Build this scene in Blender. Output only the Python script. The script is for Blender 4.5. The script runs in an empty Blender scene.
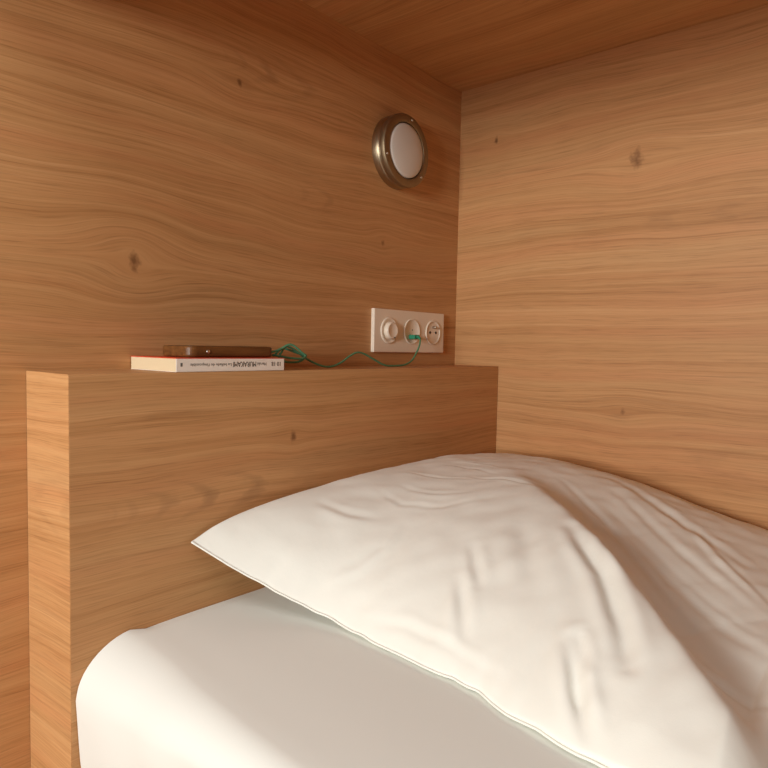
import bpy, bmesh, math, random
from mathutils import Vector, Matrix, noise

random.seed(7)
scene = bpy.context.scene
COL = scene.collection
PI = math.pi

# ------------------------------------------------------------------ dimensions (metres; z = 0 is the top of the headboard ledge)
L = 0.84          # headboard length, from its free end (x=0) to the right wall
D = 0.105         # headboard depth, from the left wall (y=0)
H = 0.558         # underside of the upper bunk
FLOOR = -0.80
MT = -0.282       # mattress top

# ------------------------------------------------------------------ helpers
def link(name, bm, mat, parent=None, smooth=False):
    me = bpy.data.meshes.new(name)
    bm.normal_update()
    bm.to_mesh(me); bm.free()
    if smooth:
        for p in me.polygons: p.use_smooth = True
    o = bpy.data.objects.new(name, me); COL.objects.link(o)
    if mat: me.materials.append(mat)
    if parent: o.parent = parent
    return o

def thing(name, label, cat, group=None, loc=(0, 0, 0)):
    o = bpy.data.objects.new(name, None); COL.objects.link(o)
    o.empty_display_size = 0.02; o.location = loc
    tag(o, label, cat, group); return o

def tag(o, label, cat, group=None):
    o['label'] = label; o['category'] = cat
    if group: o['group'] = group
    return o

def struct(name, bm, mat):
    o = link(name, bm, mat); o['kind'] = 'structure'; return o

def box(x0, x1, y0, y1, z0, z1, bevel=0.0, seg=2, bm=None):
    b = bmesh.new()
    vs = [b.verts.new((x, y, z)) for x in (x0, x1) for y in (y0, y1) for z in (z0, z1)]
    for f in ((0,1,3,2),(4,6,7,5),(0,4,5,1),(2,3,7,6),(0,2,6,4),(1,5,7,3)):
        b.faces.new([vs[i] for i in f])
    bmesh.ops.recalc_face_normals(b, faces=b.faces)
    if bevel:
        bmesh.ops.bevel(b, geom=list(b.edges), offset=bevel, segments=seg, affect='EDGES', profile=0.5)
    if bm is None: return b
    merge(bm, b); return bm

def merge(dst, src):
    me = bpy.data.meshes.new('tmp'); src.to_mesh(me); src.free()
    dst.from_mesh(me); bpy.data.meshes.remove(me)

def prism(poly, z0, z1, bevel=0.0):
    b = bmesh.new()
    lo = [b.verts.new((x, y, z0)) for x, y in poly]; hi = [b.verts.new((x, y, z1)) for x, y in poly]
    b.faces.new(list(reversed(lo))); b.faces.new(hi)
    n = len(poly)
    for i in range(n): b.faces.new((lo[i], lo[(i+1) % n], hi[(i+1) % n], hi[i]))
    bmesh.ops.recalc_face_normals(b, faces=b.faces)
    if bevel: bmesh.ops.bevel(b, geom=list(b.edges), offset=bevel, segments=2, affect='EDGES', profile=0.5)
    return b

def lathe(profile, center, seg=64):
    """profile: (radius, distance out of the left wall) pairs; axis is -y."""
    b = bmesh.new(); rings = []
    for r, h in profile:
        if r < 1e-6:
            rings.append([b.verts.new((center[0], center[1]-h, center[2]))])
        else:
            rings.append([b.verts.new((center[0]+r*math.cos(2*PI*k/seg), center[1]-h, center[2]+r*math.sin(2*PI*k/seg))) for k in range(seg)])
    for A, B in zip(rings, rings[1:]):
        for k in range(seg):
            a0, a1 = A[k % len(A)], A[(k+1) % len(A)]; b0, b1 = B[k % len(B)], B[(k+1) % len(B)]
            if len(A) == 1 and len(B) == 1: continue
            if len(A) == 1: b.faces.new((a0, b0, b1))
            elif len(B) == 1: b.faces.new((a0, b0, a1))
            else: b.faces.new((a0, b0, b1, a1))
    bmesh.ops.recalc_face_normals(b, faces=b.faces)
    return b

def catmull(pts, n=10):
    P = [Vector(p) for p in pts]; P = [2*P[0]-P[1]] + P + [2*P[-1]-P[-2]]
    out = []
    for i in range(1, len(P)-2):
        p0, p1, p2, p3 = P[i-1:i+3]
        for k in range(n):
            t = k/n
            out.append(0.5*((2*p1)+(p2-p0)*t+(2*p0-5*p1+4*p2-p3)*t*t+(-p0+3*p1-3*p2+p3)*t**3))
    out.append(P[-2]); return out

def tube(pts, r, seg=10, n=10):
    path = catmull(pts, n); b = bmesh.new(); rings = []
    up = Vector((0, 0, 1))
    for i, p in enumerate(path):
        d = (path[min(i+1, len(path)-1)] - path[max(i-1, 0)]).normalized()
        s = d.cross(up)
        if s.length < 1e-3: s = d.cross(Vector((1, 0, 0)))
        s.normalize(); u = s.cross(d).normalized(); up = u
        rings.append([b.verts.new(p + s*r*math.cos(2*PI*k/seg) + u*r*math.sin(2*PI*k/seg)) for k in range(seg)])
    for A, B in zip(rings, rings[1:]):
        for k in range(seg): b.faces.new((A[k], A[(k+1) % seg], B[(k+1) % seg], B[k]))
    b.faces.new(list(reversed(rings[0]))); b.faces.new(rings[-1])
    bmesh.ops.recalc_face_normals(b, faces=b.faces)
    return b

def curve1(keys, x):
    """smooth interpolation through (x, value) keys (Catmull-Rom / Hermite)."""
    if x <= keys[0][0]: return keys[0][1]
    if x >= keys[-1][0]: return keys[-1][1]
    n = len(keys)
    for i in range(n-1):
        if keys[i][0] <= x <= keys[i+1][0]:
            x0, y0 = keys[i]; x1, y1 = keys[i+1]; h = x1-x0; t = (x-x0)/h
            m0 = (y1-keys[i-1][1])/(x1-keys[i-1][0]) if i > 0 else (y1-y0)/h
            m1 = (keys[i+2][1]-y0)/(keys[i+2][0]-x0) if i < n-2 else (y1-y0)/h
            return (2*t**3-3*t*t+1)*y0+(t**3-2*t*t+t)*h*m0+(-2*t**3+3*t*t)*y1+(t**3-t*t)*h*m1

# ------------------------------------------------------------------ materials
def plain(name, color, rough=0.6, metal=0.0, spec=0.4):
    m = bpy.data.materials.new(name); m.use_nodes = True
    b = m.node_tree.nodes['Principled BSDF']
    b.inputs['Base Color'].default_value = (*color, 1)
    b.inputs['Roughness'].default_value = rough; b.inputs['Metallic'].default_value = metal
    b.inputs['Specular IOR Level'].default_value = spec
    return m

class N:
    """tiny node-graph writer"""
    def __init__(self, m): self.t = m.node_tree; self.n = m.node_tree.nodes; self.l = m.node_tree.links
    def put(self, sock, v):
        if isinstance(v, (int, float)): sock.default_value = v
        elif isinstance(v, (tuple, list)): sock.default_value = v
        else: self.l.new(v, sock)
    def math(self, op, a, b=0.0, c=None):
        x = self.n.new('ShaderNodeMath'); x.operation = op
        self.put(x.inputs[0], a); self.put(x.inputs[1], b)
        if c is not None: self.put(x.inputs[2], c)
        return x.outputs[0]
    def vec(self, x, y, z):
        c = self.n.new('ShaderNodeCombineXYZ')
        for s, v in zip(c.inputs, (x, y, z)): self.put(s, v)
        return c.outputs[0]
    def noise(self, vec, detail=2.0, rough=0.5, scale=1.0, dist=0.0):
        x = self.n.new('ShaderNodeTexNoise'); self.put(x.inputs['Vector'], vec)
        x.inputs['Scale'].default_value = scale; x.inputs['Detail'].default_value = detail
        x.inputs['Roughness'].default_value = rough; x.inputs['Distortion'].default_value = dist
        return x.outputs[0]
    def ramp(self, fac, stops):
        x = self.n.new('ShaderNodeValToRGB'); self.put(x.inputs[0], fac)
        e = x.color_ramp.elements
        while len(e) < len(stops): e.new(0.5)
        for el, (p, c) in zip(e, stops): el.position = p; el.color = (*c, 1)
        return x.outputs[0]
    def maprange(self, v, a, b, c, d):
        x = self.n.new('ShaderNodeMapRange'); self.put(x.inputs[0], v)
        for i, k in enumerate((a, b, c, d)): x.inputs[i+1].default_value = k
        return x.outputs[0]
    def mix(self, fac, a, b, blend='MIX'):
        x = self.n.new('ShaderNodeMix'); x.data_type = 'RGBA'; x.blend_type = blend
        self.put(x.inputs[0], fac); self.put(x.inputs[6], a); self.put(x.inputs[7], b)
        return x.outputs[2]

def oak(name, U, V, seed, knots=(), swirls=(), tint=1.0, wave=1.0, slope=0.0):
    tint = tint*1.14
    """oak-look laminate: U = axis along the grain, V = axis across it (0,1,2)."""
    m = bpy.data.materials.new(name); m.use_nodes = True
    g = N(m); bsdf = g.n['Principled BSDF']
    tc = g.n.new('ShaderNodeTexCoord'); sp = g.n.new('ShaderNodeSeparateXYZ')
    g.l.new(tc.outputs['Object'], sp.inputs[0])
    u, v = sp.outputs[U], sp.outputs[V]
    M = g.math
    if slope: v = M('MULTIPLY_ADD', u, slope, v)
    f = v
    core = None
    for (u0, v0, a, b, k, r) in knots:               # grain parts and flows round each knot
        du = M('MULTIPLY', M('SUBTRACT', u, u0), 1/a); dv0 = M('SUBTRACT', v, v0)
        dv = M('MULTIPLY', dv0, 1/b)
        r2 = M('ADD', M('MULTIPLY', du, du), M('MULTIPLY', dv, dv))
        e = M('EXPONENT', M('MULTIPLY', r2, -1.0))
        f = M('SUBTRACT', f, M('MULTIPLY', M('MULTIPLY', e, dv0), k))
        if r > 0:
            wob = g.noise(g.vec(M('MULTIPLY', u, 110.0), M('MULTIPLY', v, 110.0), seed+u0), 2.0)
            q = M('SQRT', M('ADD', M('POWER', M('MULTIPLY', M('SUBTRACT', u, u0), 1/r), 2.0), M('POWER', M('MULTIPLY', dv0, 0.62/r), 2.0)))
            q = M('ADD', q, M('MULTIPLY', M('SUBTRACT', wob, 0.5), 2.6))
            c = g.maprange(q, 0.2, 1.6, 1.0, 0.0)
            core = c if core is None else M('MAXIMUM', core, c)
    # lazy wander of the grain
    w1 = g.noise(g.vec(M('MULTIPLY', u, 1.7), M('MULTIPLY', v, 4.0), seed), 2.0, 0.5)
    w2 = g.noise(g.vec(M('MULTIPLY', u, 6.0), M('MULTIPLY', v, 14.0), seed+3.1), 2.0, 0.5)
    f = M('ADD', f, M('MULTIPLY', M('SUBTRACT', w1, 0.5), 0.060*wave))
    f = M('ADD', f, M('MULTIPLY', M('SUBTRACT', w2, 0.5), 0.007*wave))
    ring = None
    for (u0, v0, a, b, h, freq) in swirls:           # cathedral figure: closed tongues of growth rings
        w3 = g.noise(g.vec(M('MULTIPLY', u, 26.0), M('MULTIPLY', v, 60.0), seed+7.7), 2.0, 0.5)
        du = M('MULTIPLY', M('SUBTRACT', u, u0), 1/a); dv = M('MULTIPLY', M('SUBTRACT', v, v0), 1/b)
        r2 = M('ADD', M('MULTIPLY', du, du), M('MULTIPLY', dv, dv))
        e = M('EXPONENT', M('MULTIPLY', r2, -1.0))
        ph = M('ADD', M('MULTIPLY', M('SQRT', M('ADD', M('MULTIPLY', M('SUBTRACT', u, u0-a*1.4), 0.16), M('MULTIPLY', M('MULTIPLY', M('SUBTRACT', v, v0), M('SUBTRACT', v, v0)), 14.0))), freq), M('MULTIPLY', w3, 5.0))
        s = M('SINE', ph)
        s = M('MULTIPLY', M('MULTIPLY', g.maprange(s, 0.1, 1.0, 0.0, 1.0), e), h)
        ring = s if ring is None else M('ADD', ring, s)
    # broad bands, growth lines, fine fibre, pores
    b0 = g.noise(g.vec(M('MULTIPLY', u, 0.6), M('MULTIPLY', f, 13.0), seed+11), 1.0, 0.5)
    b1 = g.noise(g.vec(M('MULTIPLY', u, 0.55), M('MULTIPLY', f, 62.0), seed+5), 3.0, 0.62)
    b2 = g.noise(g.vec(M('MULTIPLY', u, 1.6), M('MULTIPLY', f, 250.0), seed+9), 3.0, 0.65)
    b3 = g.noise(g.vec(M('MULTIPLY', u, 16.0), M('MULTIPLY', f, 700.0), seed+2), 2.0, 0.6)
    bl = g.noise(g.vec(M('MULTIPLY', u, 5.0), M('MULTIPLY', v, 8.0), seed+21), 2.0, 0.5)
    p = M('ADD', M('MULTIPLY', b0, 0.24), M('MULTIPLY', b1, 0.34))
    p = M('ADD', p, M('MULTIPLY', b2, 0.32)); p = M('ADD', p, M('MULTIPLY', bl, 0.10))
    col = g.ramp(p, [(0.38, (0.373*tint, 0.176*tint, 0.064*tint)), (0.47, (0.468*tint, 0.238*tint, 0.095*tint)),
                     (0.55, (0.527*tint, 0.282*tint, 0.120*tint)), (0.64, (0.587*tint, 0.335*tint, 0.156*tint))])
    pink = g.noise(g.vec(M('MULTIPLY', u, 1.3), M('MULTIPLY', f, 26.0), seed+31), 2.0, 0.5)
    col = g.mix(g.maprange(pink, 0.48, 0.68, 0.0, 0.5), col, (0.527*tint, 0.242*tint, 0.103*tint, 1))
    grey = g.noise(g.vec(M('MULTIPLY', u, 1.5), M('MULTIPLY', f, 22.0), seed+47), 2.0, 0.5)
    col = g.mix(g.maprange(grey, 0.52, 0.72, 0.0, 0.40), col, (0.478*tint, 0.282*tint, 0.126*tint, 1))
    # thin late-wood lines: where a slow noise crosses a level
    ln = g.noise(g.vec(M('MULTIPLY', u, 0.45), M('MULTIPLY', f, 30.0), seed+17), 3.0, 0.55)
    ln = M('ABSOLUTE', M('SUBTRACT', ln, 0.47))
    lm = g.noise(g.vec(M('MULTIPLY', u, 3.0), M('MULTIPLY', f, 26.0), seed+63), 2.0, 0.5)
    ln = M('MULTIPLY', g.maprange(ln, 0.0, 0.016, 1.0, 0.0), g.maprange(lm, 0.44, 0.66, 0.0, 0.36))
    col = g.mix(ln, col, (0.22, 0.092, 0.030, 1))
    pore = M('MULTIPLY', g.maprange(b3, 0.50, 0.72, 0.0, 0.55), g.maprange(b1, 0.35, 0.65, 1.0, 0.35))
    col = g.mix(pore, col, (0.25, 0.110, 0.040, 1))
    if ring is not None: col = g.mix(ring, col, (0.26, 0.130, 0.055, 1))
    if core is not None: col = g.mix(M('MULTIPLY', core, 0.78), col, (0.16, 0.062, 0.022, 1))
    g.l.new(col, bsdf.inputs['Base Color'])
    bsdf.inputs['Roughness'].default_value = 0.52
    bsdf.inputs['Specular IOR Level'].default_value = 0.28
    bp = g.n.new('ShaderNodeBump'); bp.inputs['Strength'].default_value = 0.12; bp.inputs['Distance'].default_value = 0.0004
    g.l.new(M('ADD', M('MULTIPLY', b3, -1.0), b2), bp.inputs['Height']); g.l.new(bp.outputs[0], bsdf.inputs['Normal'])
    return m

def cotton(name, color, scale, bump, sheen=0.15):
    m = plain(name, color, 0.85, 0.0, 0.25); g = N(m); b = g.n['Principled BSDF']
    tc = g.n.new('ShaderNodeTexCoord')
    n1 = g.n.new('ShaderNodeTexNoise'); n1.inputs['Scale'].default_value = scale; n1.inputs['Detail'].default_value = 4.0
    g.l.new(tc.outputs['Object'], n1.inputs['Vector'])
    n2 = g.n.new('ShaderNodeTexNoise'); n2.inputs['Scale'].default_value = 900; n2.inputs['Detail'].default_value = 1.0
    g.l.new(tc.outputs['Object'], n2.inputs['Vector'])
    h = g.math('ADD', g.math('MULTIPLY', n1.outputs[0], 1.0), g.math('MULTIPLY', n2.outputs[0], 0.06))
    bp = g.n.new('ShaderNodeBump'); bp.inputs['Strength'].default_value = bump; bp.inputs['Distance'].default_value = 0.004
    g.l.new(h, bp.inputs['Height']); g.l.new(bp.outputs[0], b.inputs['Normal'])
    b.inputs['Sheen Weight'].default_value = sheen
    return m

def brushed(name, color, rough):
    m = plain(name, color, rough, 1.0); g = N(m); b = g.n['Principled BSDF']
    tc = g.n.new('ShaderNodeTexCoord'); mp = g.n.new('ShaderNodeMapping'); mp.inputs['Scale'].default_value = (60, 900, 60)
    g.l.new(tc.outputs['Object'], mp.inputs[0])
    nz = g.n.new('ShaderNodeTexNoise'); nz.inputs['Scale'].default_value = 1.0; nz.inputs['Detail'].default_value = 2.0
    g.l.new(mp.outputs[0], nz.inputs['Vector'])
    g.l.new(g.maprange(nz.outputs[0], 0.3, 0.7, rough-0.06, rough+0.10), b.inputs['Roughness'])
    return m

X, Y, Z = 0, 1, 2
M_wallA = oak('oak_left_wall', X, Z, 3.0, knots=[(0.128, 0.134, 0.07, 0.05, 0.85, 0.0055), (0.286, 0.401, 0.05, 0.03, 0.6, 0.003), (0.602, 0.22, 0.04, 0.025, 0.6, 0.003)],
              swirls=[(0.36, 0.43, 0.075, 0.022, 0.38, 150.0), (0.46, 0.27, 0.06, 0.018, 0.25, 150.0)], wave=1.25)
M_wallB = oak('oak_right_wall', Y, Z, 14.0, knots=[(-0.361, 0.362, 0.09, 0.05, 0.85, 0.008), (-0.355, -0.070, 0.06, 0.03, 0.7, 0.0035), (-0.085, 0.445, 0.03, 0.02, 0.5, 0.003)],
              swirls=[(-0.45, 0.255, 0.12, 0.02, 0.20, 130.0), (-0.55, -0.14, 0.14, 0.04, 0.18, 120.0)])
M_ceil = oak('oak_ceiling', Y, X, 27.0)
M_front = oak('oak_headboard_front', X, Z, 41.0, knots=[(0.300, -0.091, 0.03, 0.02, 0.6, 0.0035), (0.03, -0.47, 0.06, 0.03, 0.6, 0.0)],
              swirls=[(0.19, -0.150, 0.105, 0.020, 0.50, 170.0)], wave=0.7)
M_end = oak('oak_headboard_end', Y, Z, 55.0, swirls=[(-0.07, -0.14, 0.06, 0.03, 0.22, 120.0)], wave=0.8)
M_top = oak('oak_headboard_top', X, Y, 61.0)
M_back = oak('oak_back_wall', X, Z, 77.0)
M_base = oak('oak_bed_base', Y, Z, 83.0)
M_floor = oak('oak_floor', Y, X, 91.0, tint=0.75)
M_sheet = cotton('white_cotton_sheet', (0.80, 0.81, 0.765), 7.0, 0.10)
M_case = cotton('white_cotton_pillowcase', (0.88, 0.875, 0.805), 22.0, 0.22)
M_metal = brushed('antique_brass_metal', (0.42, 0.335, 0.225), 0.34)
M_metal_face = brushed('antique_brass_face', (0.33, 0.255, 0.160), 0.48)
M_dark = plain('dark_gap', (0.015, 0.012, 0.010), 0.7)
M_glass = plain('frosted_glass', (0.70, 0.67, 0.62), 0.35, 0.0, 0.5)
M_plastic = plain('cream_white_plastic', (0.88, 0.77, 0.63), 0.38, 0.0, 0.45)
M_hole = plain('black_hole', (0.02, 0.015, 0.012), 0.6)
M_pin = plain('nickel_pin', (0.55, 0.48, 0.40), 0.35, 1.0)
M_green = plain('green_braided_cable', (0.10, 0.28, 0.15), 0.55)
M_greenp = plain('green_plug', (0.035, 0.27, 0.150), 0.45)
M_red = plain('red_cover', (0.62, 0.055, 0.018), 0.40)
M_spine = plain('white_spine', (0.86, 0.78, 0.70), 0.45)
M_paper = plain('cream_paper', (0.70, 0.56, 0.36), 0.85)
M_ink = plain('black_ink', (0.03, 0.026, 0.024), 0.6)
M_ink2 = plain('grey_ink', (0.13, 0.12, 0.11), 0.6)
M_screen = plain('black_phone_glass', (0.012, 0.012, 0.013), 0.12, 0.0, 0.6)
M_button = plain('silver_button', (0.62, 0.58, 0.54), 0.3, 1.0)
def walnut():
    m = plain('brown_wood_case', (0.2, 0.08, 0.03), 0.38); g = N(m); b = g.n['Principled BSDF']
    tc = g.n.new('ShaderNodeTexCoord'); mp = g.n.new('ShaderNodeMapping'); mp.inputs['Scale'].default_value = (14, 120, 200)
    g.l.new(tc.outputs['Object'], mp.inputs[0])
    c = g.ramp(g.noise(mp.outputs[0], 3.0, 0.6), [(0.3, (0.095, 0.034, 0.009)), (0.7, (0.20, 0.080, 0.022))])
    g.l.new(c, b.inputs['Base Color']); return m
M_walnut = walnut()

# ------------------------------------------------------------------ setting
struct('wall_left', box(-1.30, L+0.02, 0.0, 0.02, FLOOR, 1.10), M_wallA)
struct('wall_right', box(L, L+0.02, -2.16, 0.0, FLOOR, 1.10), M_wallB)
struct('ceiling', box(-0.06, L, -2.14, 0.0, H, H+0.04), M_ceil)
struct('shade_rail_1', box(-0.06, -0.03, -2.14, 0.0, 0.42, H), M_base)      # unseen rail added under the upper bunk to block overhead light
struct('wall_back', box(-0.06, L, -2.16, -2.14, FLOOR, 1.10), M_back)
struct('floor', box(-1.30, L+0.02, -2.16, 0.02, FLOOR-0.03, FLOOR), M_floor)

# ------------------------------------------------------------------ headboard with a ledge
hb = thing('headboard', 'boxy oak veneer headboard with a narrow ledge against the left wall', 'headboard', loc=(0, 0, FLOOR))
T = 0.018
def hpart(name, bm, mat):
    o = link(name, bm, mat, hb); o.location = (0, 0, -FLOOR); return o
hpart('front_panel', prism([(0, -D), (L-0.0005, -D), (L-0.0005, -D+T), (T, -D+T)], FLOOR, 0.0, 0.0006), M_front)
hpart('end_panel', prism([(0, -D), (T, -D+T), (T, -0.0005), (0, -0.0005)], FLOOR, 0.0, 0.0006), M_end)
hpart('top_panel', box(T, L-0.0005, -D+T, -0.0005, -T, 0.0, 0.0003), M_top)

# ------------------------------------------------------------------ bed base and mattress
base = thing('bed_base', 'low oak bed base under the white mattress', 'bed', loc=(0, 0, FLOOR))
def bpart(name, bm):
    o = link(name, bm, M_base, base); o.location = (0, 0, -FLOOR); return o
bpart('side_panel', box(0.012, 0.034, -2.12, -D-0.002, FLOOR, -0.478, 0.001))
bpart('foot_panel', box(0.034, L-0.004, -2.12, -2.10, FLOOR, -0.478, 0.001))
bpart('slat_deck', box(0.034, L-0.004, -2.10, -D-0.002, -0.500, -0.478, 0.001))

def make_mattress():
    b = bmesh.new(); y0, y1 = -D-0.0015, -2.10
    ny = 90; rows = []
    for j in range(ny+1):
        q = (j/ny)**2.0; y = y0+(y1-y0)*q; dy = y0-y
        k = math.exp(-(dy/0.17)**2)                              # sheet pulled over the softer head corner
        r = 0.030+0.026*k                                        # roundover at the open side
        xs = 0.0035+0.004*math.sin(dy*9+0.6)*0.6
        wob = 0.0022*noise.noise(Vector((0.0, y*14, 1.7)))
        sec = []
        bot = -0.474
        for t in range(7):                                       # side, up from the bottom hem
            s = t/6; z = bot+(MT-r-bot)*s
            sec.append((xs+0.013*(1-s)**1.6+wob*(0.4+s)+0.003*noise.noise(Vector((y*9, z*16, 3.0))), z))
        for t in range(1, 13):                                   # roundover
            a = PI/2*t/12
            sec.append((xs+wob+r*1.05*(1-math.cos(a)), MT-r+r*math.sin(a)-0.0025*k*math.sin(2*a)))
        for t in range(1, 41):
            s = t/40; x = xs+r*1.05+(L-0.0035-0.02-xs-r*1.05)*s
            dip = -0.0016*k*math.exp(-(x-0.05)**2/0.002)
            sec.append((x, MT+dip+0.0008*noise.noise(Vector((x*6, y*6, 5.0)))-0.004*math.exp(-(dy/0.012)**2)))
        for t in range(1, 7):
            a = PI/2*t/6; sec.append((L-0.0235+0.02*math.sin(a), MT-0.02+0.02*math.cos(a)))
        sec.append((L-0.0035, bot)); 
        rows.append([b.verts.new((x, y, z)) for x, z in sec])
    for A, B in zip(rows, rows[1:]):
        n = len(A)
        for i in range(n): b.faces.new((A[i], B[i], B[(i+1) % n], A[(i+1) % n]))
    b.faces.new(rows[0]); b.faces.new(list(reversed(rows[-1])))
    bmesh.ops.recalc_face_normals(b, faces=b.faces)
    return b
mt = link('mattress', make_mattress(), M_sheet, smooth=True)
tag(mt, 'mattress in a white fitted sheet lying in front of the headboard', 'mattress')

# ------------------------------------------------------------------ pillow
BACKY = -D-0.0035; RX = L-0.003
left_x = [(-1, 0.138), (-0.80, 0.176), (-0.55, 0.212), (-0.3, 0.219), (0.0, 0.211), (0.3, 0.197), (0.6, 0.177), (1, 0.160)]
left_y = [(-1, BACKY-0.002), (1, -0.700)]
left_z = [(-1, -0.199), (-0.8, -0.236), (-0.55, -0.266), (-0.3, -0.2770), (1, -0.2770)]
right_z = [(-1, -0.178), (-0.8, -0.186), (-0.5, -0.197), (-0.15, -0.212), (0.25, -0.232), (0.6, -0.247), (1, -0.250)]
back_z = [(-1, -0.199), (-0.9, -0.186), (-0.75, -0.178), (-0.5, -0.174), (0.0, -0.173), (0.6, -0.175), (1, -0.178)]
wall_z = [(0.11, -0.171), (0.244, -0.173), (0.357, -0.186), (0.472, -0.206), (0.584, -0.224), (0.72, -0.250)]
foot_y = [(-1, -0.700), (-0.5, -0.685), (0.3, -0.69), (1, -0.715)]
foot_z = [(-1, -0.2770), (0, -0.2770), (1, -0.250)]

# folds of the cotton: (points in plan, half width, depth); negative depth = a raised fold
RIDGE = [(0.590, -0.230), (0.550, -0.290), (0.505, -0.352), (0.455, -0.418), (0.400, -0.485), (0.360, -0.530), (0.326, -0.570), (0.290, -0.607), (0.254, -0.645), (0.232, -0.672)]
CREASES = [
    ([(0.412, -0.458), (0.378, -0.488), (0.345, -0.522), (0.291, -0.560), (0.250, -0.583)], 0.0080, 0.0075),
    ([(0.258, -0.528), (0.216, -0.554), (0.172, -0.583)], 0.0060, 0.0070),
    ([(0.268, -0.531), (0.236, -0.553)], 0.0045, 0.0035),
    ([(0.290, -0.388), (0.238, -0.427)], 0.0055, 0.0035),
    ([(0.336, -0.374), (0.290, -0.410)], 0.0055, 0.0030),
    ([(0.400, -0.400), (0.345, -0.440), (0.300, -0.470)], 0.012, 0.0025),
    ([(0.466, -0.469), (0.396, -0.551), (0.357, -0.611), (0.337, -0.670)], 0.0060, 0.0035),
    ([(0.487, -0.428), (0.410, -0.515), (0.356, -0.593), (0.307, -0.656)], 0.0060, 0.0035),
    ([(0.640, -0.520), (0.575, -0.575), (0.520, -0.640)], 0.0055, -0.0020),
    ([(0.530, -0.480), (0.463, -0.583), (0.416, -0.657)], 0.0070, 0.0020),
    ([(0.640, -0.420), (0.560, -0.520), (0.500, -0.620)], 0.0075, 0.0020),
    ([(0.700, -0.400), (0.640, -0.500), (0.600, -0.600)], 0.0090, 0.0025),
    ([(0.600, -0.360), (0.520, -0.470), (0.450, -0.560)], 0.0050, 0.0022),
    ([(0.580, -0.430), (0.500, -0.550), (0.450, -0.640)], 0.0050, 0.0014),
    ([(0.235, -0.244), (0.262, -0.266), (0.296, -0.276), (0.330, -0.270)], 0.0050, -0.0014),
    ([(0.552, -0.172), (0.569, -0.236), (0.559, -0.303)], 0.0024, -0.0010),
    ([(0.530, -0.190), (0.540, -0.240), (0.530, -0.290)], 0.0028, 0.0011),
    ([(0.411, -0.205), (0.414, -0.255), (0.446, -0.298)], 0.0038, 0.0009),
    ([(0.380, -0.190), (0.372, -0.240), (0.395, -0.290), (0.440, -0.330)], 0.0042, 0.0008),
    ([(0.497, -0.265), (0.508, -0.308), (0.509, -0.368)], 0.0032, 0.0012),
    ([(0.460, -0.180), (0.470, -0.230), (0.490, -0.270)], 0.0032, 0.0012),
    ([(0.300, -0.160), (0.310, -0.200), (0.330, -0.230)], 0.0060, 0.0014),
    ([(0.222, -0.300), (0.232, -0.360), (0.226, -0.420), (0.214, -0.480)], 0.0040, 0.0018),
]
def pillow_plan(s, t):
    lx, ly, lz = curve1(left_x, t), curve1(left_y, t), curve1(left_z, t)
    lx += 0.0065*noise.noise(Vector((0.3, t*5.5, 4.0)))*min(1, (1-t*t)*4)+0.002*noise.noise(Vector((2.3, t*16, 1.0)))*min(1, (1-t*t)*4)
    lz += 0.0035*max(0, noise.noise(Vector((5.3, t*8, 9.0))))*min(1, (1-t*t)*4)
    rz = curve1(right_z, t); ry = BACKY+(-0.715-BACKY)*(t+1)/2
    a = (s+1)/2; c = (t+1)/2
    # Coons patch
    def coons(Lf, Rf, Bf, Ff, c00, c10, c01, c11):
        return (1-a)*Lf+a*Rf+(1-c)*Bf+c*Ff-((1-a)*(1-c)*c00+a*(1-c)*c10+(1-a)*c*c01+a*c*c11)
    x = coons(lx, RX, 0.138+(RX-0.138)*a, 0.160+(RX-0.160)*a, 0.138, RX, 0.160, RX)
    y = coons(ly, ry, BACKY, curve1(foot_y, s), BACKY, BACKY, -0.70, -0.715)
    z = coons(lz, rz, curve1(back_z, s), curve1(foot_z, s), -0.199, -0.178, -0.2770, -0.250)
    return x, y, z

def seg_d(px, py, a, b):
    vx, vy = b[0]-a[0], b[1]-a[1]; q = vx*vx+vy*vy
    t = max(0, min(1, ((px-a[0])*vx+(py-a[1])*vy)/q))
    dx, dy = px-a[0]-t*vx, py-a[1]-t*vy
    side = vx*(py-a[1])-vy*(px-a[0])
    return math.hypot(dx, dy), t, (1 if side > 0 else -1)

def crease_h(x, y):
    h = 0.0
    for pts, w, d in CREASES:
        n = len(pts)-1; best = None
        for i in range(n):
            dd, t, sd = seg_d(x, y, pts[i], pts[i+1])
            if best is None or dd < best[0]: best = (dd, (i+t)/n, sd)
        dd, t, sd = best
        if dd > 5*w: continue
        env = math.sin(PI*min(1, max(0, 0.06+0.88*t)))**0.8
        h += d*env*(-math.exp(-(dd/w)**2)+0.55*math.exp(-((dd-1.9*w)/(1.1*w))**2))
    return h

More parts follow.
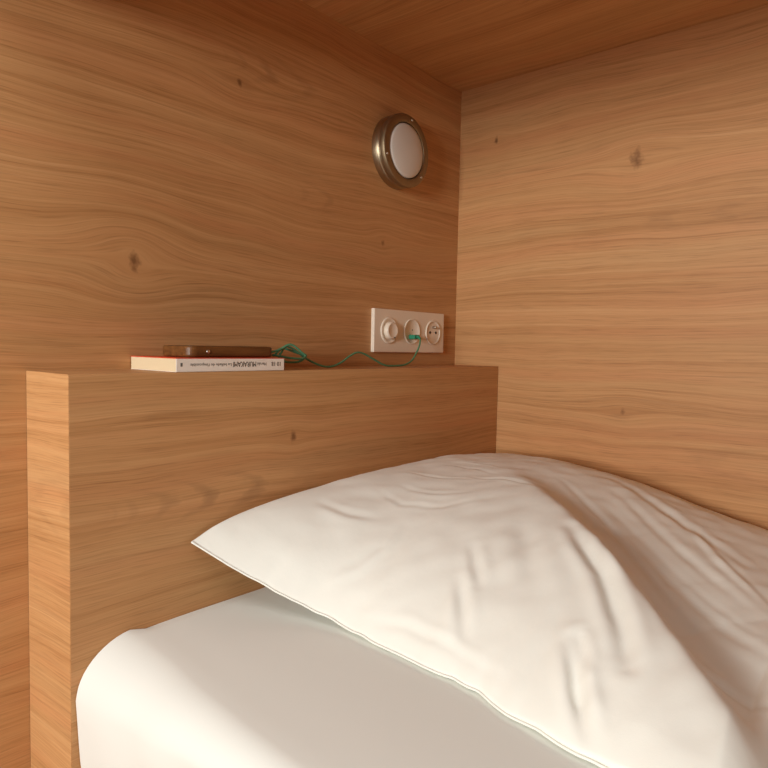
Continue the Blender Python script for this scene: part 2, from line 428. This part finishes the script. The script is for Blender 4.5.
def make_pillow():
    b = bmesh.new(); n = 200; top = []; bot = []
    for j in range(n+1):
        t = -math.cos(PI*j/n)*0.55+(-1+2*j/n)*0.45; rt = []; rb = []
        for i in range(n+1):
            s = -math.cos(PI*i/n)*0.55+(-1+2*i/n)*0.45
            x, y, z = pillow_plan(s, t)
            es, et = max(0, 1-s*s), max(0, 1-t*t)
            bulge = 0.090*es**(0.62+0.20*max(0, -s))*et**0.55
            edge = min(1, es*6)*min(1, et*6)
            zt = z+bulge
            zt += edge*crease_h(x, y)
            best = None
            for q in range(len(RIDGE)-1):
                dd, tt, sd = seg_d(x, y, RIDGE[q], RIDGE[q+1])
                if best is None or dd < best[0]: best = (dd, (q+tt)/(len(RIDGE)-1), sd)
            zt += (0.012+0.016*best[1])*min(1, best[1]*2.2)*min(1, et*5)*math.exp(-math.hypot(best[0], 0.012)/0.055)
            if best[2] > 0:
                k = (1-math.exp(-(best[0]/0.034)**2))*min(1, max(0, best[1]-0.06)*2.0)**1.3*edge
                zt = zt*(1-k)+(curve1(wall_z, -y)-0.010-0.027*math.exp(-((best[0]-0.065)/0.06)**2)+crease_h(x, y))*k
            v = Vector((x*9, y*9, 2.0))
            zt += edge*0.0035*noise.noise(v)
            zt += edge*0.0016*noise.noise(Vector((x*30+y*22, y*30-x*10, 7.0)))
            zb = z-0.05*es**0.6*et**0.6
            lo = MT+0.0012
            zt = max(zt, lo+0.002); zb = max(zb, lo)
            rt.append(b.verts.new((x, y, zt)))
            rb.append(rt[-1] if i in (0, n) or j in (0, n) else b.verts.new((x, y, min(zb, zt-0.0005))))
        top.append(rt); bot.append(rb)
    for j in range(n):
        for i in range(n):
            b.faces.new((top[j][i], top[j][i+1], top[j+1][i+1], top[j+1][i]))
            try: b.faces.new((bot[j][i], bot[j+1][i], bot[j+1][i+1], bot[j][i+1]))
            except ValueError: pass
    bmesh.ops.recalc_face_normals(b, faces=b.faces)
    return b
pil = link('pillow', make_pillow(), M_case, smooth=True)
tag(pil, 'plump creased white pillow leaning on the headboard in the corner', 'pillow')

sl = []
for k in range(0, 61):
    t = -1+2*k/60; q = pillow_plan(-1, t); sl.append((q[0]-0.0005, q[1]-(0.0012 if k == 0 else 0), max(q[2], MT+0.0025)))
link('seam', tube(sl, 0.0013, 8, 3), M_case, pil, True)

# ------------------------------------------------------------------ wall lamp (switched off)
lc = (0.6305, 0.0, 0.3845); R = 0.0635
lamp = thing('wall_lamp', 'round antique brass wall lamp with frosted glass above the sockets', 'lamp', loc=lc)
def lpart(name, bm, mat, smooth=True, parent=lamp):
    o = link(name, bm, mat, parent, smooth)
    if parent is lamp: o.location = (-lc[0], -lc[1], -lc[2])
    return o
house = lpart('housing', lathe([(0, 0), (R, 0), (R, 0.0005), (R, 0.0125), (R-0.0012, 0.0140), (R-0.0022, 0.0152), (R-0.0010, 0.0165), (R-0.0010, 0.0180), (R-0.004, 0.0185), (0, 0.0185)], lc, 96), M_metal)
bez = lpart('bezel', lathe([(R-0.004, 0.0183), (R, 0.0185), (R+0.0003, 0.0200), (R+0.0003, 0.0270), (R-0.0006, 0.0284), (R-0.0022, 0.0290), (0.0505, 0.0292), (0.0495, 0.0288), (0.0490, 0.0280), (0.0490, 0.0200), (R-0.004, 0.0183)], lc, 96), M_metal_face)
lpart('glass_diffuser', lathe([(0.0474, 0.0192), (0.0472, 0.0272), (0.0462, 0.0286), (0.042, 0.0300), (0.034, 0.0314), (0.024, 0.0326), (0.012, 0.0333), (0, 0.0335)], lc, 64), M_glass)
for ang in (78, 198, 318):
    a = math.radians(ang); c = (lc[0]+0.0575*math.cos(a), lc[1]-0.0288, lc[2]+0.0575*math.sin(a))
    lpart('screw', lathe([(0.0024, 0), (0.0024, 0.0009), (0.0016, 0.0016), (0, 0.0018)], c, 16), M_pin)

# ------------------------------------------------------------------ triple wall plate
x0, x1, z0, z1 = 0.5735, 0.7865, 0.0245, 0.1025
pc = ((x0+x1)/2, 0, (z0+z1)/2)
plate = thing('wall_socket_plate', 'white triple wall plate with dimmer, charging port and power socket', 'socket', loc=pc)
def spart(name, bm, mat, parent=plate, smooth=False):
    o = link(name, bm, mat, parent, smooth)
    if parent is plate: o.location = (-pc[0], -pc[1], -pc[2])
    return o
spart('plate', box(x0, x1, -0.0080, 0.0, z0, z1, 0.0014, 3), M_plastic)
zc = 0.0640; C1, C2, C3 = (0.6150, -0.008, zc), (0.6815, -0.008, zc), (0.7490, -0.008, zc)
dm = spart('dimmer', lathe([(0.0240, -0.001), (0.0240, 0.0012), (0.0232, 0.0020), (0.0205, 0.0020), (0.0195, 0.0010), (0, 0.0008)], C1), M_plastic, smooth=True)
dk = spart('dimmer_knob', lathe([(0.0158, 0.0008), (0.0155, 0.0072), (0.0144, 0.0092), (0.0126, 0.0098), (0.0116, 0.0092), (0, 0.0088)], C1), M_plastic, dm, True)
a = math.radians(-70)
spart('pointer_mark', box(C1[0]+0.0135*math.cos(a)-0.0022, C1[0]+0.0135*math.cos(a)+0.0022, -0.0180, -0.0165, C1[2]+0.0135*math.sin(a)-0.001, C1[2]+0.0135*math.sin(a)+0.001), M_ink2, dk)
us = spart('charging_port', lathe([(0.0240, -0.001), (0.0240, 0.0012), (0.0232, 0.0020), (0.0222, 0.0017), (0.0217, 0.0011), (0, 0.0011)], C2), M_plastic, smooth=True)
spart('indicator_light', lathe([(0.0013, 0), (0.0013, 0.0012), (0, 0.0013)], (C2[0], -0.0083, zc+0.003), 12), M_ink2, us)
for dz in (-0.0100, -0.0180):
    spart('port_slot', box(C2[0]-0.0066, C2[0]+0.0066, -0.0089, -0.0084, zc+dz-0.0025, zc+dz+0.0025), M_hole, us)
so = spart('power_socket', lathe([(0.0240, -0.001), (0.0240, 0.0012), (0.0232, 0.0020), (0.0215, 0.0020), (0.0208, 0.0004), (0.0200, 0.0003), (0, 0.0003)], C3), M_plastic, smooth=True)
for dx, dz in ((-0.0095, 0.0), (0.0095, 0.0)):
    spart('pin_hole', lathe([(0.0026, 0), (0.0026, 0.0008), (0, 0.0008)], (C3[0]+dx, -0.0080, zc+dz), 16), M_hole, so)
spart('earth_pin', lathe([(0.0024, 0), (0.0024, 0.007), (0.0015, 0.0085), (0, 0.009)], (C3[0], -0.0083, zc+0.0105), 16), M_pin, so, True)

# ------------------------------------------------------------------ paperback
bx0, bx1, by0, by1, bt = 0.1220, 0.2835, -0.1035, -0.0015, 0.0168
book = thing('paperback_book', 'paperback with a red cover lying flat on the ledge, white spine outwards', 'book', loc=(bx0, by0, 0))
def kpart(name, bm, mat, parent=book, smooth=False):
    o = link(name, bm, mat, parent, smooth)
    if parent is book: o.location = (-bx0, -by0, 0)
    return o
kpart('page_block', box(bx0+0.0003, bx1-0.0003, by0+0.0008, by1-0.0006, 0.0007, bt-0.0011, 0.0002, 1), M_paper)
kpart('front_cover', box(bx0, bx1, by0+0.0004, by1, bt-0.0011, bt, 0.0002, 1), M_red)
kpart('back_cover', box(bx0, bx1, by0+0.0004, by1, 0.0003, 0.0008, 0.0001, 1), M_spine)
sp = kpart('spine', box(bx0, bx1, by0-0.0002, by0+0.0007, 0.0003, bt-0.0011, 0.0003, 2), M_spine)
def lettering(name, text, xa, xb, zmid, height, mat, parent):
    """text upside down on the spine, filling xa..xb and the given height."""
    cu = bpy.data.curves.new(name, 'FONT'); cu.body = text; cu.resolution_u = 3; cu.extrude = 0.01
    tmp = bpy.data.objects.new(name, cu); COL.objects.link(tmp)
    bpy.context.view_layer.update()
    me = bpy.data.meshes.new_from_object(tmp.evaluated_get(bpy.context.evaluated_depsgraph_get()))
    bpy.data.objects.remove(tmp); bpy.data.curves.remove(cu)
    xs = [v.co.x for v in me.vertices]; ys = [v.co.y for v in me.vertices]
    X0, X1, Y0, Y1 = min(xs), max(xs), min(ys), max(ys)
    for v in me.vertices:
        fx = (v.co.x-X0)/(X1-X0); fy = (v.co.y-Y0)/(Y1-Y0)
        v.co = Vector((xb-(xb-xa)*fx, by0-0.0003+v.co.z*0.01, zmid+height*(0.5-fy)))
    me.materials.append(mat)
    o = bpy.data.objects.new(name, me); COL.objects.link(o); o.parent = parent
    return o
zt = 0.0088
lettering('title_lettering', 'MURAKAMI', 0.2011, 0.2365, zt, 0.0064, M_ink, sp)
lettering('author_lettering', 'Haruki', 0.2385, 0.2530, zt, 0.0038, M_ink2, sp)
lettering('subtitle_lettering', "La ballade de l'impossible", 0.1404, 0.1984, zt, 0.0046, M_ink2, sp)
lettering('series_lettering', '10 18', 0.2620, 0.2770, zt, 0.0056, M_ink, sp)
lettering('number_lettering', '1', 0.1275, 0.1300, zt, 0.0042, M_ink2, sp)

# ------------------------------------------------------------------ phone on the book
px0, px1, py0, py1, pz0, pz1 = 0.1490, 0.2810, -0.0880, -0.0220, bt+0.0004, bt+0.0140
ph = thing('phone', 'phone in a brown wooden case lying on top of the red paperback', 'phone', loc=(px0, py0, pz0))
def ppart(name, bm, mat, parent=ph, smooth=False):
    o = link(name, bm, mat, parent, smooth)
    if parent is ph: o.location = (-px0, -py0, -pz0)
    return o
def roundrect(a0, a1, b0, b1, r, n=8):
    out = []
    for cx, cy, s in ((a1-r, b1-r, 0), (a0+r, b1-r, 90), (a0+r, b0+r, 180), (a1-r, b0+r, 270)):
        for k in range(n+1):
            q = math.radians(s+90*k/n); out.append((cx+r*math.cos(q), cy+r*math.sin(q)))
    return out
case = prism(roundrect(px0, px1, py0, py1, 0.011), pz0, pz1)
bmesh.ops.bevel(case, geom=[e for e in case.edges if abs(e.verts[0].co.z-e.verts[1].co.z) < 1e-6], offset=0.0028, segments=4, affect='EDGES', profile=0.5)
ppart('case', case, M_walnut)
ppart('screen', prism(roundrect(px0+0.005, px1-0.005, py0+0.005, py1-0.005, 0.008), pz1-0.0004, pz1+0.0003, 0.0002), M_screen)
bl = lathe([(0.0026, -0.0002), (0.0026, 0.0006), (0.0020, 0.0010), (0, 0.0011)], (0.1755, py0, (pz0+pz1)/2), 20)
ppart('side_button', bl, M_button, smooth=True)

# ------------------------------------------------------------------ green charging cable
cab = thing('charging_cable', 'thin green charging cable running from the phone to the wall plate', 'cable', loc=(0.45, -0.05, 0.002))
def cpart(name, bm, mat, smooth=True):
    o = link(name, bm, mat, cab, smooth); o.location = (-0.45, 0.05, -0.002); return o
r_c = 0.0016
px_, pz_ = 0.6785, zc-0.0100
cpart('wall_plug', box(px_-0.0078, px_+0.0078, -0.0235, -0.0092, pz_-0.0040, pz_+0.0040, 0.0012, 3), M_greenp, False)
cpart('strain_relief', tube([(px_, -0.0230, pz_), (px_-0.0004, -0.0275, pz_-0.0006), (px_-0.0016, -0.031, pz_-0.0034)], 0.0027), M_greenp)
cpart('phone_plug', box(0.2812, 0.2970, -0.0605, -0.0515, bt+0.0042, bt+0.0092, 0.0010, 2), M_greenp, False)
path = [(px_-0.0004, -0.0275, pz_-0.0006), (px_-0.0022, -0.0325, pz_-0.0060), (0.6665, -0.038, 0.0370), (0.652, -0.042, 0.0230), (0.632, -0.048, 0.0105), (0.606, -0.053, 0.0035), (0.575, -0.056, 0.0021), (0.545, -0.058, 0.0035),
        (0.514, -0.058, 0.0145), (0.492, -0.058, 0.0225), (0.476, -0.058, 0.0242), (0.460, -0.058, 0.0190), (0.440, -0.059, 0.0090), (0.420, -0.060, 0.0030), (0.402, -0.060, 0.0026), (0.385, -0.060, 0.0065), (0.367, -0.058, 0.0140),
        (0.351, -0.055, 0.0240), (0.338, -0.052, 0.0312), (0.329, -0.053, 0.0305), (0.318, -0.057, 0.0225), (0.3115, -0.061, 0.0150), (0.322, -0.064, 0.0100), (0.341, -0.065, 0.0098), (0.355, -0.064, 0.0140), (0.3625, -0.060, 0.0200),
        (0.352, -0.054, 0.0225), (0.335, -0.047, 0.0285), (0.3255, -0.046, 0.0270), (0.312, -0.050, 0.0190), (0.306, -0.056, 0.0195), (0.322, -0.069, 0.0160), (0.343, -0.071, 0.0150), (0.354, -0.069, 0.0180), (0.349, -0.065, 0.0245), (0.339, -0.062, 0.0325), (0.330, -0.060, 0.0345),
        (0.317, -0.058, 0.0285), (0.306, -0.057, 0.0245), (0.2965, -0.056, bt+0.0068)]
cpart('cord', tube(path, r_c), M_green)

# ------------------------------------------------------------------ light: daylight from the room's window, soft ambient of the room
def area(name, loc, target, sx, sy, power, color):
    la = bpy.data.lights.new(name, 'AREA'); la.shape = 'RECTANGLE'; la.size = sx; la.size_y = sy
    la.energy = power; la.color = color
    o = bpy.data.objects.new(name, la); COL.objects.link(o); o.location = loc
    o.rotation_euler = (Vector(target)-Vector(loc)).to_track_quat('-Z', 'Y').to_euler()
    return o
area('window_daylight', (-2.2, -0.66, 0.31), (0.4, -0.4, -0.1), 0.6, 0.6, 51, (1.0, 1.0, 0.965))
area('ceiling_bounce_fill', (-0.70, -0.80, 1.5), (-0.45, -0.75, 0.0), 0.30, 1.4, 17, (1.0, 1.0, 0.97))  # added overhead fill, stands in for room ceiling bounce on the outer sheet
w = bpy.data.worlds.new('room_ambient'); scene.world = w; w.use_nodes = True
w.node_tree.nodes['Background'].inputs[0].default_value = (1.0, 0.97, 0.92, 1)
w.node_tree.nodes['Background'].inputs[1].default_value = 0.05

# ------------------------------------------------------------------ camera
cam = bpy.data.cameras.new('camera'); co = bpy.data.objects.new('camera', cam); COL.objects.link(co)
cam.sensor_fit = 'HORIZONTAL'; cam.sensor_width = 36.0; cam.lens = 648.05/768*36; cam.clip_start = 0.01
rgt = Vector((0.64745082, -0.76184872, 0.01984848)); up = Vector((0.03049084, 0.05191816, 0.99818576)); fwd = Vector((0.76149704, 0.645671, -0.05684386))
mw = Matrix((rgt, up, -fwd)).transposed().to_4x4(); mw.translation = (-0.28974, -0.76528, 0.03376)
co.matrix_world = mw
scene.camera = co

scene.view_settings.view_transform = 'Standard'; scene.view_settings.look = 'None'
scene.view_settings.exposure = 0.0; scene.view_settings.gamma = 1.0; scene.view_settings.use_curve_mapping = False
scene.cycles.use_denoising = True
scene.cycles.max_bounces = 10; scene.cycles.diffuse_bounces = 6
